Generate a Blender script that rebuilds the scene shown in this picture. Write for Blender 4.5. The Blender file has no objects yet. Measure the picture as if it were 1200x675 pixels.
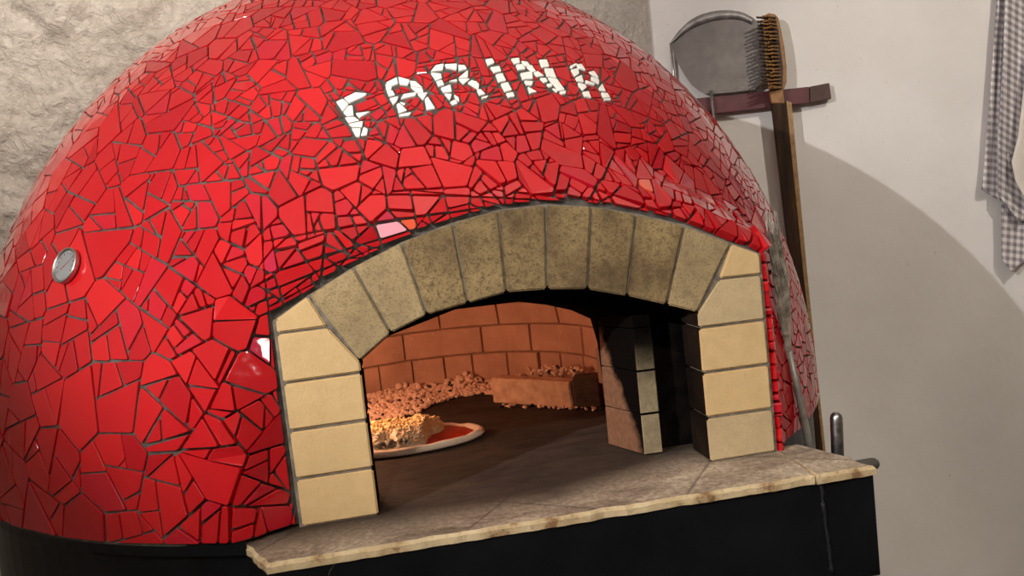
import bpy, bmesh, math, random
import numpy as np
from mathutils import Vector, Matrix, noise

rng = random.Random(11)
SC = bpy.context.scene
COL = SC.collection

# ------------------------------------------------------------------ camera
CAM = np.array([-.177, -1.059, .373])
YAW, PITCH, ROLL, FPX = math.radians(8.264), math.radians(4.317), math.radians(6.186), 900.0
def cam_axes():
    cy, sy, cp, sp = math.cos(YAW), math.sin(YAW), math.cos(PITCH), math.sin(PITCH)
    F = np.array([sy*cp, cy*cp, -sp]); R = np.array([cy, -sy, 0.]); U = np.cross(R, F)
    cr, sr = math.cos(ROLL), math.sin(ROLL)
    return cr*R - sr*U, sr*R + cr*U, F
RX, UX, FX = cam_axes()
cd = bpy.data.cameras.new('camera'); co = bpy.data.objects.new('camera', cd); COL.objects.link(co)
cd.sensor_width = 36; cd.lens = 36*FPX/1200; cd.clip_start = .01
M = Matrix.Identity(4)
for i in range(3):
    M[i][0], M[i][1], M[i][2], M[i][3] = RX[i], UX[i], -FX[i], CAM[i]
co.matrix_world = M
SC.camera = co
SC.view_settings.view_transform = 'Standard'; SC.view_settings.look = 'None'
SC.view_settings.exposure = 0.0; SC.view_settings.gamma = 1.0
SC.view_settings.use_curve_mapping = False

# ------------------------------------------------------------------ light
w = bpy.data.worlds.new('room_air'); SC.world = w; w.use_nodes = True
w.node_tree.nodes['Background'].inputs[0].default_value = (1, .93, .84, 1)
w.node_tree.nodes['Background'].inputs[1].default_value = .02
def lamp(name, kind, loc, power, color, size=.05, aim=None, **kw):
    d = bpy.data.lights.new(name, kind); d.energy = power; d.color = color
    if kind == 'AREA':
        d.shape = 'RECTANGLE'; d.size = size; d.size_y = kw.get('size_y', size)
    else: d.shadow_soft_size = size
    if kind == 'SPOT': d.spot_size = kw.get('spot', 1.2); d.spot_blend = .5
    o = bpy.data.objects.new(name, d); COL.objects.link(o); o.location = loc
    if aim is not None:
        o.rotation_euler = (Vector(aim)-Vector(loc)).to_track_quat('-Z', 'Y').to_euler()
    return o
# a track spot at the left aimed at the right wall, then unseen fill spots added for brightness, one bounced off the ceiling
lamp('track_spot_light', 'SPOT', (-2.31, -1.62, 1.50), 325, (1, .975, .975), .014, aim=(1.80, 1.5, .55), spot=math.radians(46))
lamp('fill_spot_front', 'SPOT', (-.55, -2.2, 2.05), 105, (1, .90, .74), .035, aim=(.12, 0, .10), spot=math.radians(34))  # added fill to brighten the brick front, unseen source
lamp('fill_spot_dome', 'SPOT', (-1.15, .30, 2.08), 135, (1, .93, .84), .04, aim=(-1.0, 1.75, 1.0), spot=math.radians(90))  # added fill for the stone wall and dome top, unseen source
lamp('fill_spot_right', 'SPOT', (1.45, -.9, 2.0), 108, (1, .93, .82), .03, aim=(1.72, 1.52, .02), spot=math.radians(50))  # added fill that lifts the shaded right wall
lamp('ceiling_bounce_fill', 'SPOT', (.6, -2.7, .1), 400, (1, .935, .85), .10, aim=(-.3, -1.9, 2.1), spot=math.radians(125))  # added bounce light that brightens the ceiling for soft fill
lamp('oven_fire_light', 'POINT', (-.40, .36, .17), 4.2, (1, .56, .32), .05)

# ------------------------------------------------------------------ helpers
def ray(p):
    d = FX + (p[0]-600)/FPX*RX - (p[1]-337.5)/FPX*UX
    return d/np.linalg.norm(d)
def on_plane(p, pt, n):
    d = ray(p); t = np.dot(np.array(pt)-CAM, n)/np.dot(d, n); return CAM + t*d
def on_y(p, y): return on_plane(p, (0, y, 0), np.array([0, 1., 0]))
def on_z(p, z): return on_plane(p, (0, 0, z), np.array([0, 0, 1.]))

def mesh(name, V, F, mats, parent=None, fm=None, smooth=False, origin=None):
    m = bpy.data.meshes.new(name)
    if origin is not None: V = [(v[0]-origin[0], v[1]-origin[1], v[2]-origin[2]) for v in V]
    m.from_pydata([tuple(map(float, v)) for v in V], [], F)
    for k in (mats if isinstance(mats, (list, tuple)) else [mats]): m.materials.append(k)
    if fm is not None: m.polygons.foreach_set('material_index', fm)
    if smooth: m.polygons.foreach_set('use_smooth', [True]*len(m.polygons))
    m.update()
    o = bpy.data.objects.new(name, m); COL.objects.link(o)
    if origin is not None: o.location = origin
    if parent is not None:
        o.parent = parent
        o.matrix_parent_inverse = Matrix.Translation(parent_world(parent)).inverted()
    return o
def parent_world(o):
    t = Vector((0, 0, 0))
    l = o.location.copy()
    if o.parent is not None:
        l = Vector(parent_world(o.parent)) + (l - Vector(parent_world(o.parent)))
    return l
def frombm(name, bm, mats, parent=None, smooth=False, fix=True):
    if fix: bmesh.ops.recalc_face_normals(bm, faces=bm.faces)
    m = bpy.data.meshes.new(name); bm.to_mesh(m); bm.free()
    for k in (mats if isinstance(mats, (list, tuple)) else [mats]): m.materials.append(k)
    if smooth: m.polygons.foreach_set('use_smooth', [True]*len(m.polygons))
    o = bpy.data.objects.new(name, m); COL.objects.link(o)
    if parent is not None:
        o.parent = parent; o.matrix_parent_inverse = Matrix.Translation(parent_world(parent)).inverted()
    return o
def empty(name, loc, label, cat, group=None):
    o = bpy.data.objects.new(name, None); COL.objects.link(o); o.location = loc; o.empty_display_size = .05
    return tag(o, label, cat, group)
def tag(o, label=None, cat=None, group=None, kind=None):
    if label: o['label'] = label
    if cat: o['category'] = cat
    if group: o['group'] = group
    if kind: o['kind'] = kind
    return o
def struct(o): o['kind'] = 'structure'; return o
def prism(bm, poly, a, b, axis=1):
    """closed prism of a polygon (list of 2-tuples) between a and b along axis"""
    def P(q, h):
        return (q[0], h, q[1]) if axis == 1 else (q[0], q[1], h) if axis == 2 else (h, q[0], q[1])
    A = [bm.verts.new(P(q, a)) for q in poly]; B = [bm.verts.new(P(q, b)) for q in poly]
    n = len(poly); fs = [bm.faces.new(A), bm.faces.new(B[::-1])]
    for i in range(n): fs.append(bm.faces.new((A[i], B[i], B[(i+1) % n], A[(i+1) % n])))
    return A + B, fs
def box(bm, lo, hi):
    return prism(bm, [(lo[0], lo[1]), (hi[0], lo[1]), (hi[0], hi[1]), (lo[0], hi[1])], lo[2], hi[2], 2)
def bevel(bm, w, seg=2, edges=None):
    bmesh.ops.recalc_face_normals(bm, faces=bm.faces)
    bmesh.ops.bevel(bm, geom=list(edges if edges is not None else bm.edges), offset=w, segments=seg, affect='EDGES', profile=.6, clamp_overlap=True)
def tube(bm, pts, rad, n=12, cap=True, round_end=False):
    pts = [Vector(p) for p in pts]
    if not isinstance(rad, (list, tuple)): rad = [rad]*len(pts)
    rad = list(rad)
    if round_end:
        t = (pts[-1]-pts[-2]).normalized(); r = rad[-1]; base = pts[-1]
        for k in (30, 55, 75, 88):
            a = math.radians(k); pts.append(base + t*r*math.sin(a)); rad.append(r*math.cos(a))
    rings = []
    up = None
    for i, p in enumerate(pts):
        t = (pts[min(i+1, len(pts)-1)]-pts[max(i-1, 0)]).normalized()
        if up is None:
            up = t.orthogonal().normalized()
        up = (up - t*up.dot(t)).normalized(); s = t.cross(up)
        rings.append([bm.verts.new(p + rad[i]*(math.cos(2*math.pi*k/n)*up + math.sin(2*math.pi*k/n)*s)) for k in range(n)])
    for a, b in zip(rings, rings[1:]):
        for k in range(n): bm.faces.new((a[k], a[(k+1) % n], b[(k+1) % n], b[k]))
    if cap: bm.faces.new(rings[0][::-1]); bm.faces.new(rings[-1])

# ------------------------------------------------------------------ materials
def nmat(name):
    m = bpy.data.materials.new(name); m.use_nodes = True
    nt = m.node_tree; b = nt.nodes['Principled BSDF']
    return m, nt, b
def N(nt, t, **kw):
    n = nt.nodes.new(t)
    for k, v in kw.items(): setattr(n, k, v)
    return n
def plain(name, col, rough=.5, metal=0, spec=.5):
    m, nt, b = nmat(name)
    b.inputs['Base Color'].default_value = (*col, 1); b.inputs['Roughness'].default_value = rough
    b.inputs['Metallic'].default_value = metal; b.inputs['Specular IOR Level'].default_value = spec
    return m
def noise_node(nt, scale, detail=6, rough=.6, coord=None, dist=0):
    n = N(nt, 'ShaderNodeTexNoise'); n.inputs['Scale'].default_value = scale
    n.inputs['Detail'].default_value = detail; n.inputs['Roughness'].default_value = rough
    n.inputs['Distortion'].default_value = dist
    if coord is not None: nt.links.new(coord, n.inputs['Vector'])
    return n
def ramp(nt, src, stops):
    r = N(nt, 'ShaderNodeValToRGB'); e = r.color_ramp.elements
    while len(e) < len(stops): e.new(.5)
    for i, (p, c) in enumerate(stops):
        e[i].position = p; e[i].color = (*c, 1) if len(c) == 3 else c
    nt.links.new(src, r.inputs[0]); return r.outputs[0]
def mix(nt, fac, a, b, blend='MIX'):
    n = N(nt, 'ShaderNodeMix', data_type='RGBA', blend_type=blend)
    for s, v in ((n.inputs[0], fac), (n.inputs[6], a), (n.inputs[7], b)):
        if isinstance(v, (int, float)): s.default_value = v
        elif isinstance(v, tuple): s.default_value = (*v, 1)
        else: nt.links.new(v, s)
    return n.outputs[2]
def maprange(nt, src, a, b, c=0, d=1, smooth=False):
    n = N(nt, 'ShaderNodeMapRange'); n.inputs[1].default_value = a; n.inputs[2].default_value = b
    n.inputs[3].default_value = c; n.inputs[4].default_value = d
    if smooth: n.interpolation_type = 'SMOOTHSTEP'
    nt.links.new(src, n.inputs[0]); return n.outputs[0]
def mth(nt, op, a, b=None, c=None):
    n = N(nt, 'ShaderNodeMath', operation=op)
    for s, v in zip(n.inputs, (a, b, c)):
        if v is None: continue
        if isinstance(v, (int, float)): s.default_value = v
        else: nt.links.new(v, s)
    return n.outputs[0]
def bump(nt, b, h, strength=.3, dist=.01):
    n = N(nt, 'ShaderNodeBump'); n.inputs['Strength'].default_value = strength; n.inputs['Distance'].default_value = dist
    nt.links.new(h, n.inputs['Height']); nt.links.new(n.outputs[0], b.inputs['Normal'])
def pos(nt): return N(nt, 'ShaderNodeNewGeometry').outputs['Position']
def xyz(nt, p):
    s = N(nt, 'ShaderNodeSeparateXYZ'); nt.links.new(p, s.inputs[0]); return s.outputs

def noisy(name, c1, c2, scale, rough=.8, bs=.3, bd=.004, metal=0, lo=.35, hi=.65, spec=.4, detail=8):
    m, nt, b = nmat(name); p = pos(nt)
    n = noise_node(nt, scale, detail, .65, p)
    nt.links.new(ramp(nt, n.outputs[0], [(lo, c1), (hi, c2)]), b.inputs['Base Color'])
    b.inputs['Roughness'].default_value = rough; b.inputs['Metallic'].default_value = metal
    b.inputs['Specular IOR Level'].default_value = spec
    if bs: bump(nt, b, n.outputs[0], bs, bd)
    return m

def tile_mat(name, c, c2=None):
    m, nt, b = nmat(name); p = pos(nt)
    n = noise_node(nt, 5, 2, .5, p)
    nt.links.new(ramp(nt, n.outputs[0], [(.35, c), (.65, c2 or c)]), b.inputs['Base Color'])
    b.inputs['Roughness'].default_value = .035; b.inputs['IOR'].default_value = 1.55
    b.inputs['Specular IOR Level'].default_value = .55
    n2 = noise_node(nt, 28, 2, .5, p); bump(nt, b, n2.outputs[0], .05, .01)
    return m
RED = [tile_mat('red_glazed_tile', (.42, .005, .010), (.48, .008, .013)),
       tile_mat('bright_red_glazed_tile', (.51, .009, .013)),
       tile_mat('deep_red_glazed_tile', (.38, .004, .010)),
       tile_mat('crimson_glazed_tile', (.44, .007, .019)),
       tile_mat('pink_highlight_tile', (.80, .34, .42)),  # highlight on the glaze, painted as tile colour
       tile_mat('orange_reflection_tile', (.72, .10, .045)),  # reflection on the glaze, painted as tile colour
       tile_mat('wine_glazed_tile', (.42, .01, .04))]
WHITE_T = tile_mat('white_glazed_tile', (.80, .79, .74), (.86, .85, .80))
GROUT = noisy('dark_grey_grout', (.040, .036, .032), (.105, .094, .083), 60, .9, .5, .003)
BLACK = noisy('black_painted_steel', (.004, .0045, .006), (.008, .009, .011), 9, .34, .08, .004, 0, spec=.18)
WELD = noisy('weld_bead_steel', (.004, .004, .005), (.014, .014, .016), 260, .4, .6, .003, 0)
SOOT = noisy('black_soot', (.003, .0025, .0025), (.009, .0075, .0065), 30, .95, .5, .004, spec=0)

def brick_mat(name, c1, c2, dark, amount, speck=1.0):
    m, nt, b = nmat(name); p = pos(nt)
    big = noise_node(nt, 9, 4, .6, p); mid = noise_node(nt, 48, 4, .6, p); fine = noise_node(nt, 320, 2, .6, p); gran = noise_node(nt, 85, 6, .8, p)
    base = ramp(nt, mid.outputs[0], [(.3, c1), (.7, c2)])
    base = mix(nt, maprange(nt, fine.outputs[0], .52, .70, 0, .6*speck), base, (dark[0]*1.3, dark[1]*1.3, dark[2]*1.3))
    base = mix(nt, maprange(nt, gran.outputs[0], .50, .62, 0, min(1, .55*speck)), base, (dark[0]*1.5, dark[1]*1.5, dark[2]*1.5))
    st = maprange(nt, big.outputs[0], .36, .66, amount*.25, amount)
    st = mth(nt, 'MULTIPLY', st, maprange(nt, mid.outputs[0], .25, .75, .6, 1.2))
    base = mix(nt, st, base, dark)
    v = N(nt, 'ShaderNodeTexVoronoi'); v.inputs['Scale'].default_value = 120; nt.links.new(p, v.inputs['Vector'])
    base = mix(nt, maprange(nt, v.outputs['Distance'], .10, .05, 0, .55*speck), base, (.10, .07, .04))
    nt.links.new(base, b.inputs['Base Color']); b.inputs['Roughness'].default_value = .9
    b.inputs['Specular IOR Level'].default_value = .2
    h = mth(nt, 'ADD', mth(nt, 'MULTIPLY', fine.outputs[0], .5), mth(nt, 'MULTIPLY', gran.outputs[0], .6))
    bump(nt, b, h, .5, .0022)
    return m
BRICK_Y = brick_mat('yellow_firebrick', (.60, .42, .205), (.68, .485, .25), (.33, .23, .12), .18, .35)
BRICK_G = brick_mat('pale_speckled_firebrick', (.50, .385, .22), (.60, .46, .27), (.30, .23, .14), .35, .8)
BRICK_S = brick_mat('sooty_firebrick', (.31, .225, .108), (.46, .335, .16), (.085, .056, .030), 1.0, 1.5)
BRICK_M = brick_mat('stained_firebrick', (.43, .325, .17), (.55, .41, .22), (.16, .12, .068), .70, 1.4)
MORTAR = noisy('grey_lime_mortar', (.11, .095, .075), (.24, .205, .165), 70, .95, .5, .003)

# sooty black firebrick with worn edges (outer jamb / throat)
def jamb_mat(name, clean, soot, x0, x1, axis):
    m, nt, b = nmat(name); p = pos(nt); s = xyz(nt, p)
    n = noise_node(nt, 26, 6, .65, p); n2 = noise_node(nt, 120, 4, .6, p)
    src = s[axis] if axis < 3 else mth(nt, 'SUBTRACT', s[1], mth(nt, 'MULTIPLY', s[2], .40))
    g = mth(nt, 'ADD', src, mth(nt, 'MULTIPLY', mth(nt, 'SUBTRACT', n.outputs[0], .5), .045))
    f = maprange(nt, g, x0, x1, 0, 1, True)
    c = mix(nt, f, clean, soot)
    c = mix(nt, maprange(nt, n2.outputs[0], .3, .8, 0, .4), c, (.006, .005, .004))
    nt.links.new(c, b.inputs['Base Color']); b.inputs['Roughness'].default_value = .92
    b.inputs['Specular IOR Level'].default_value = 0
    bump(nt, b, mth(nt, 'ADD', n.outputs[0], n2.outputs[0]), .4, .004)
    return m
JAMB_END = jamb_mat('soot_topped_brick_end', (.30, .24, .15), (.005, .004, .0035), .08, .19, 2)
JAMB_IN = jamb_mat('sooty_lit_patch_brick', (.005, .004, .0035), (.20, .105, .062), .072, .090, 3)  # soot plus a painted lit patch, low and deep, along a diagonal
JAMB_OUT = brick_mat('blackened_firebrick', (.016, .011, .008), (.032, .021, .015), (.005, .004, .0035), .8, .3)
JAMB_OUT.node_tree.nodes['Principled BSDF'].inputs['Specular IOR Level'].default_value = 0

m, nt, b = nmat('fired_terracotta_brick'); p = pos(nt)
n1 = noise_node(nt, 12, 5, .6, p); n2 = noise_node(nt, 90, 5, .6, p)
c = ramp(nt, n1.outputs[0], [(.3, (.38, .20, .14)), (.7, (.52, .29, .20))])
c = mix(nt, maprange(nt, n2.outputs[0], .60, .80, 0, .6), c, (.75, .5, .36))
nt.links.new(c, b.inputs['Base Color']); b.inputs['Roughness'].default_value = .9
bump(nt, b, mth(nt, 'ADD', n1.outputs[0], mth(nt, 'MULTIPLY', n2.outputs[0], .5)), .5, .006)
TERRA = m
TERRA_J = noisy('terracotta_joint', (.20, .10, .065), (.36, .19, .13), 60, .95, .3)
LEDGE = noisy('ash_dusted_brick', (.42, .25, .16), (.60, .38, .26), 45, .95, .5)
LEDGE_D = noisy('dark_brick', (.045, .025, .018), (.085, .048, .034), 60, .95, .5)
ASH = noisy('pale_wood_ash', (.56, .36, .26), (.80, .56, .44), 70, .98, .4)
CHAR = noisy('charcoal_bits', (.02, .016, .014), (.05, .04, .035), 60, .95, .4)

# hearth: worn stone, ash and painted front light forward, scorch and painted shade inside, joints
m, nt, b = nmat('worn_hearth_stone'); p = pos(nt); s = xyz(nt, p)
mp = N(nt, 'ShaderNodeMapping'); mp.inputs['Scale'].default_value = (1, 2.6, 1); mp.inputs['Rotation'].default_value = (0, 0, .35)
nt.links.new(p, mp.inputs[0])
n1 = noise_node(nt, 7, 7, .68, mp.outputs[0], .6); n2 = noise_node(nt, 45, 6, .7, p); n3 = noise_node(nt, 18, 6, .7, mp.outputs[0])
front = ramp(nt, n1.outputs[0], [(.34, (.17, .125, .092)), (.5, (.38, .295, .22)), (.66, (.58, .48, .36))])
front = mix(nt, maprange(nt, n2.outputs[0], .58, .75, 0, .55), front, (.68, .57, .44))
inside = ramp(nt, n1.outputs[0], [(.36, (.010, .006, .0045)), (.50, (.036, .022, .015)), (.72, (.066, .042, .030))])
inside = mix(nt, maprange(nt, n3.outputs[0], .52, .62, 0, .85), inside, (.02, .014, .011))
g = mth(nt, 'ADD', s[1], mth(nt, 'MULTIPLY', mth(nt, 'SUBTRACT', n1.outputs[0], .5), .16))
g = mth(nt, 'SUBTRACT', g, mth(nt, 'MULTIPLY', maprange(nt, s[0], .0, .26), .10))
c = mix(nt, maprange(nt, g, -.095, .01, 0, 1, True), front, inside)  # front-lit tone and darker interior are painted along this mask
n4 = noise_node(nt, 120, 5, .75, p)
c = mix(nt, maprange(nt, n4.outputs[0], .38, .62, .5, 0), c, (.035, .024, .018))
br = N(nt, 'ShaderNodeTexBrick'); br.inputs['Scale'].default_value = 1
br.inputs['Brick Width'].default_value = .24; br.inputs['Row Height'].default_value = .24; br.inputs['Mortar Size'].default_value = .0022
br.offset = 0
mp2 = N(nt, 'ShaderNodeMapping'); mp2.inputs['Rotation'].default_value = (0, 0, .62); mp2.inputs['Location'].default_value = (.045, .06, 0)
nt.links.new(p, mp2.inputs[0]); nt.links.new(mp2.outputs[0], br.inputs['Vector'])
c = mix(nt, mth(nt, 'MULTIPLY', br.outputs['Fac'], .45), c, (.03, .022, .018))
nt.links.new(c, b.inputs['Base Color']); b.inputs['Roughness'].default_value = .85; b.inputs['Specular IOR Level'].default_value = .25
bump(nt, b, mth(nt, 'SUBTRACT', mth(nt, 'ADD', n2.outputs[0], n1.outputs[0]), mth(nt, 'MULTIPLY', br.outputs['Fac'], .5)), .4, .004)
HEARTH = m
m, nt, b = nmat('broken_hearth_edge'); p = pos(nt)
n1 = noise_node(nt, 22, 5, .65, p); n2 = noise_node(nt, 120, 5, .7, p)
c = ramp(nt, n1.outputs[0], [(.36, (.22, .12, .055)), (.44, (.46, .34, .19)), (.64, (.60, .48, .30))])
c = mix(nt, maprange(nt, n2.outputs[0], .55, .75, 0, .7), c, (.20, .14, .08))
nt.links.new(c, b.inputs['Base Color']); b.inputs['Roughness'].default_value = .9
bump(nt, b, n2.outputs[0], .5, .004)
HEARTH_E = m

STEEL = noisy('brushed_steel', (.42, .42, .42), (.62, .61, .60), 40, .28, .1, .002, 1)
STEEL_D = noisy('galvanised_steel_rod', (.20, .21, .22), (.46, .47, .48), 70, .30, .3, .003, 1)
RUBBER = noisy('grey_rubber_cap', (.05, .045, .04), (.10, .09, .08), 60, .7, .3)
CHROME = plain('chrome', (.80, .80, .80), .10, 1)
DIAL = plain('white_dial', (.62, .63, .63), .35)
GLASS = None
m, nt, b = nmat('gauge_glass'); b.inputs['Transmission Weight'].default_value = 1; b.inputs['Roughness'].default_value = .02; b.inputs['IOR'].default_value = 1.45; GLASS = m
NEEDLE = plain('red_needle', (.55, .03, .03), .4)
INK = plain('dial_ink', (.05, .05, .05), .5)
ALU = noisy('worn_aluminium', (.13, .115, .108), (.18, .16, .15), 16, .5, .12, .003, .4, spec=.5)
ALU_L = noisy('shiny_aluminium_rim', (.22, .205, .20), (.46, .44, .43), 30, .46, .3, .004, .75)
WOOD_D = noisy('dark_charred_wood', (.016, .009, .006), (.045, .022, .012), 30, .6, .4, .003)
WOOD_H = None
m, nt, b = nmat('worn_brown_handle_wood'); p = pos(nt); s = xyz(nt, p)
mp = N(nt, 'ShaderNodeMapping'); mp.inputs['Scale'].default_value = (30, 30, 2.2); nt.links.new(p, mp.inputs[0])
n1 = noise_node(nt, 1.6, 6, .65, mp.outputs[0])
c = ramp(nt, n1.outputs[0], [(.3, (.010, .005, .003)), (.55, (.035, .016, .007)), (.75, (.10, .047, .018))])
nt.links.new(c, b.inputs['Base Color']); b.inputs['Roughness'].default_value = .7; b.inputs['Specular IOR Level'].default_value = .2
bump(nt, b, n1.outputs[0], .2, .003); WOOD_H = m
WOOD_L = noisy('bare_edge_wood', (.24, .135, .05), (.40, .25, .11), 40, .6, .3, .003)
WOOD_B = noisy('brush_block_wood', (.20, .095, .035), (.34, .17, .065), 40, .55, .3, .003)
BRISTLE = noisy('brass_bristle', (.18, .085, .028), (.36, .19, .065), 90, .5, 0, .003, 0)
BRISTLE_D = noisy('dark_bristle', (.02, .012, .008), (.07, .04, .022), 90, .6, 0)
MAROON = noisy('maroon_painted_bar', (.075, .020, .025), (.12, .032, .038), 14, .38, .1, .003)
BARWOOD = noisy('brown_bar_end', (.055, .026, .018), (.085, .042, .03), 30, .5, .2, .003)
GALV = noisy('dull_grey_tube', (.26, .25, .235), (.44, .425, .40), 40, .42, .1, .002, .35)
STRAW = noisy('grey_straw_fibre', (.14, .125, .105), (.56, .515, .45), 60, .8, 0)

m, nt, b = nmat('gingham_cloth')
uv = N(nt, 'ShaderNodeUVMap'); uv.uv_map = 'UVMap'; s = N(nt, 'ShaderNodeSeparateXYZ'); nt.links.new(uv.outputs[0], s.inputs[0])
def stripe(o, per):
    f = mth(nt, 'FRACT', mth(nt, 'MULTIPLY', o, 1/per)); return maprange(nt, mth(nt, 'ABSOLUTE', mth(nt, 'SUBTRACT', f, .5)), .22, .28)
a = mth(nt, 'ADD', stripe(s.outputs[0], .020), stripe(s.outputs[1], .020))
c = ramp(nt, mth(nt, 'MULTIPLY', a, .5), [(0, (.74, .69, .67)), (.5, (.46, .42, .425)), (1, (.24, .215, .23))])
nt.links.new(c, b.inputs['Base Color']); b.inputs['Roughness'].default_value = .95; b.inputs['Specular IOR Level'].default_value = .1
GING = m
CLOTH_W = noisy('cream_cloth', (.66, .60, .53), (.74, .68, .61), 12, .95, .2, .004, spec=.1)

# walls
m, nt, b = nmat('whitewashed_stone'); p = pos(nt)
n1 = noise_node(nt, 5, 6, .6, p); n2 = noise_node(nt, 40, 8, .7, p, .8); n3 = noise_node(nt, 14, 5, .6, p, 1.2)
c = ramp(nt, n1.outputs[0], [(.3, (.53, .465, .40)), (.7, (.66, .595, .525))])
c = mix(nt, maprange(nt, n3.outputs[0], .55, .75, 0, .5), c, (.78, .735, .68))
nt.links.new(c, b.inputs['Base Color']); b.inputs['Roughness'].default_value = .62; b.inputs['Specular IOR Level'].default_value = .35
bump(nt, b, mth(nt, 'ADD', mth(nt, 'MULTIPLY', n2.outputs[0], .9), n3.outputs[0]), 1.0, .02)
STONE = m
m, nt, b = nmat('cream_plaster'); p = pos(nt)
n1 = noise_node(nt, 2.5, 5, .6, p); n2 = noise_node(nt, 26, 6, .6, p); n3 = noise_node(nt, 55, 3, .5, p)
c = ramp(nt, n1.outputs[0], [(.3, (.69, .655, .62)), (.7, (.77, .74, .71))])
c = mix(nt, maprange(nt, n3.outputs[0], .72, .78, 0, .5), c, (.30, .25, .21))
nt.links.new(c, b.inputs['Base Color']); b.inputs['Roughness'].default_value = .75; b.inputs['Specular IOR Level'].default_value = .25
bump(nt, b, mth(nt, 'ADD', n1.outputs[0], mth(nt, 'MULTIPLY', n2.outputs[0], .25)), .22, .02)
PLASTER = m
CEIL = noisy('white_ceiling_paint', (.70, .67, .63), (.76, .73, .69), 4, .9, .05)
FLOOR = noisy('grey_stone_floor', (.11, .095, .08), (.17, .15, .13), 6, .6, .1)
ROOM = noisy('warm_wall_paint', (.55, .50, .44), (.62, .57, .51), 4, .9, .05)

# ------------------------------------------------------------------ room
ZF, ZC = -1.22, 2.12
ang = math.radians(15)
r0 = ray((763, 20)); CORNER = CAM + r0*(2.78/r0[1])
WN = np.array([math.sin(ang), math.cos(ang), 0.])          # right wall normal (away from room)
WT = np.array([math.cos(ang), -math.sin(ang), 0.])         # along the wall to the right
def on_wall(p, off=0): return on_plane(p, CORNER - WN*off, WN)
def plane_quad(name, pts, mat, thick):
    """wall slab: quad pts (counter clockwise seen from the room) thickened away from the room"""
    a, b_, c_, d = [np.array(q, float) for q in pts]
    n = np.cross(b_-a, d-a); n /= np.linalg.norm(n)
    V = [a, b_, c_, d] + [q - n*thick for q in (a, b_, c_, d)]
    F = [(0, 1, 2, 3), (7, 6, 5, 4), (0, 4, 5, 1), (1, 5, 6, 2), (2, 6, 7, 3), (3, 7, 4, 0)]
    return struct(mesh(name, V, F, mat))
XL, XR, YF = -3.6, 3.0, -3.8
cx0, cy0 = float(CORNER[0]), float(CORNER[1])
rend = np.array([cx0, cy0, 0]) + WT*((XR-cx0)/WT[0])
plane_quad('floor', [(XL, YF, ZF), (XR, YF, ZF), (XR, cy0, ZF), (XL, cy0, ZF)], FLOOR, .1)
plane_quad('ceiling', [(XL, YF, ZC), (XL, cy0+.1, ZC), (XR, cy0+.1, ZC), (XR, YF, ZC)], CEIL, .1)
plane_quad('wall_right', [(cx0, cy0, ZF), (rend[0], rend[1], ZF), (rend[0], rend[1], ZC), (cx0, cy0, ZC)], PLASTER, .15)
plane_quad('wall_left', [(XL, YF, ZF), (XL, cy0+.1, ZF), (XL, cy0+.1, ZC), (XL, YF, ZC)], ROOM, .1)
plane_quad('wall_side', [(XR, rend[1], ZF), (XR, YF, ZF), (XR, YF, ZC), (XR, rend[1], ZC)], ROOM, .1)
plane_quad('wall_front', [(XR, YF, ZF), (XL, YF, ZF), (XL, YF, ZC), (XR, YF, ZC)], ROOM, .1)
# rough stone wall behind the dome: real relief
YB = cy0 + .07
nx, nz = 330, 230
V = []
x0, x1 = XL, cx0 + .05
for j in range(nz+1):
    z = ZF + (ZC-ZF)*j/nz
    for i in range(nx+1):
        x = x0 + (x1-x0)*i/nx
        q = Vector((x*3.4 + .35*noise.noise((x*3, z*3, 0)), 0, z*4.2 + .35*noise.noise((x*3, z*3, 7))))
        d, pts = noise.voronoi(q, distance_metric='DISTANCE', exponent=2.5)
        edge = min(1, max(0, (d[1]-d[0])*3.0)); edge = edge*edge*(3-2*edge)
        cell = noise.noise(pts[0]*7.3)
        h = .022*edge + .018*cell*edge + 0.026*noise.fractal(Vector((x*6, 3, z*6)), .9, 2.1, 6) + .018*abs(noise.noise((x*17, 1, z*17))) + .006*noise.noise((x*42, 2, z*42))
        k = min(1, max(0, (cx0-.30 - x)/.25)); h = h*(.12+.88*k)
        V.append((x, YB - h, z))
F = [(j*(nx+1)+i, j*(nx+1)+i+1, (j+1)*(nx+1)+i+1, (j+1)*(nx+1)+i) for j in range(nz) for i in range(nx)]
struct(mesh('wall_back', V, F, STONE, smooth=True))

# ------------------------------------------------------------------ OVEN
EC = np.array([-.152, .827, .0]); ER, EH = .904, .977
OVEN = empty('pizza_oven', (EC[0], EC[1], ZF), 'big red mosaic dome pizza oven with white tile lettering and a yellow firebrick arch', 'pizza oven')
def q_to_uv(q):
    c = -q[1]; k = math.sqrt(2/(1+c)); return (k*q[0], k*q[2])
def uv_to_q(u, v):
    r2 = u*u+v*v; s = math.sqrt(max(1-r2/4, 0)); return np.array([u*s, -(1-r2/2), v*s])
def P_to_uv(P):
    q = np.array([(P[0]-EC[0])/ER, (P[1]-EC[1])/ER, (P[2]-EC[2])/EH]); return q_to_uv(q/np.linalg.norm(q))
def px_to_uv(p):
    S = np.array([1/ER, 1/ER, 1/EH]); o = (CAM-EC)*S; d = ray(p)*S
    a, b2, c = d@d, o@d, o@o-1
    disc = max(b2*b2-a*c, 0); t = (-b2-math.sqrt(disc))/a
    return P_to_uv(CAM + t*ray(p))
ext_px = [(322, 374), (361, 346), (414, 313), (470, 284), (527, 262), (584, 246), (640, 239), (693, 242), (746, 250), (803, 263), (857, 284), (891, 297)]
EXT = [(-.350, -.2), (-.350, .10)] + [(on_y(p, 0)[0], on_y(p, 0)[2]) for p in ext_px] + [(.350, .10), (.350, -.2)]
EXT = np.array(EXT); ECEN = np.array([0, .15])
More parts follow.
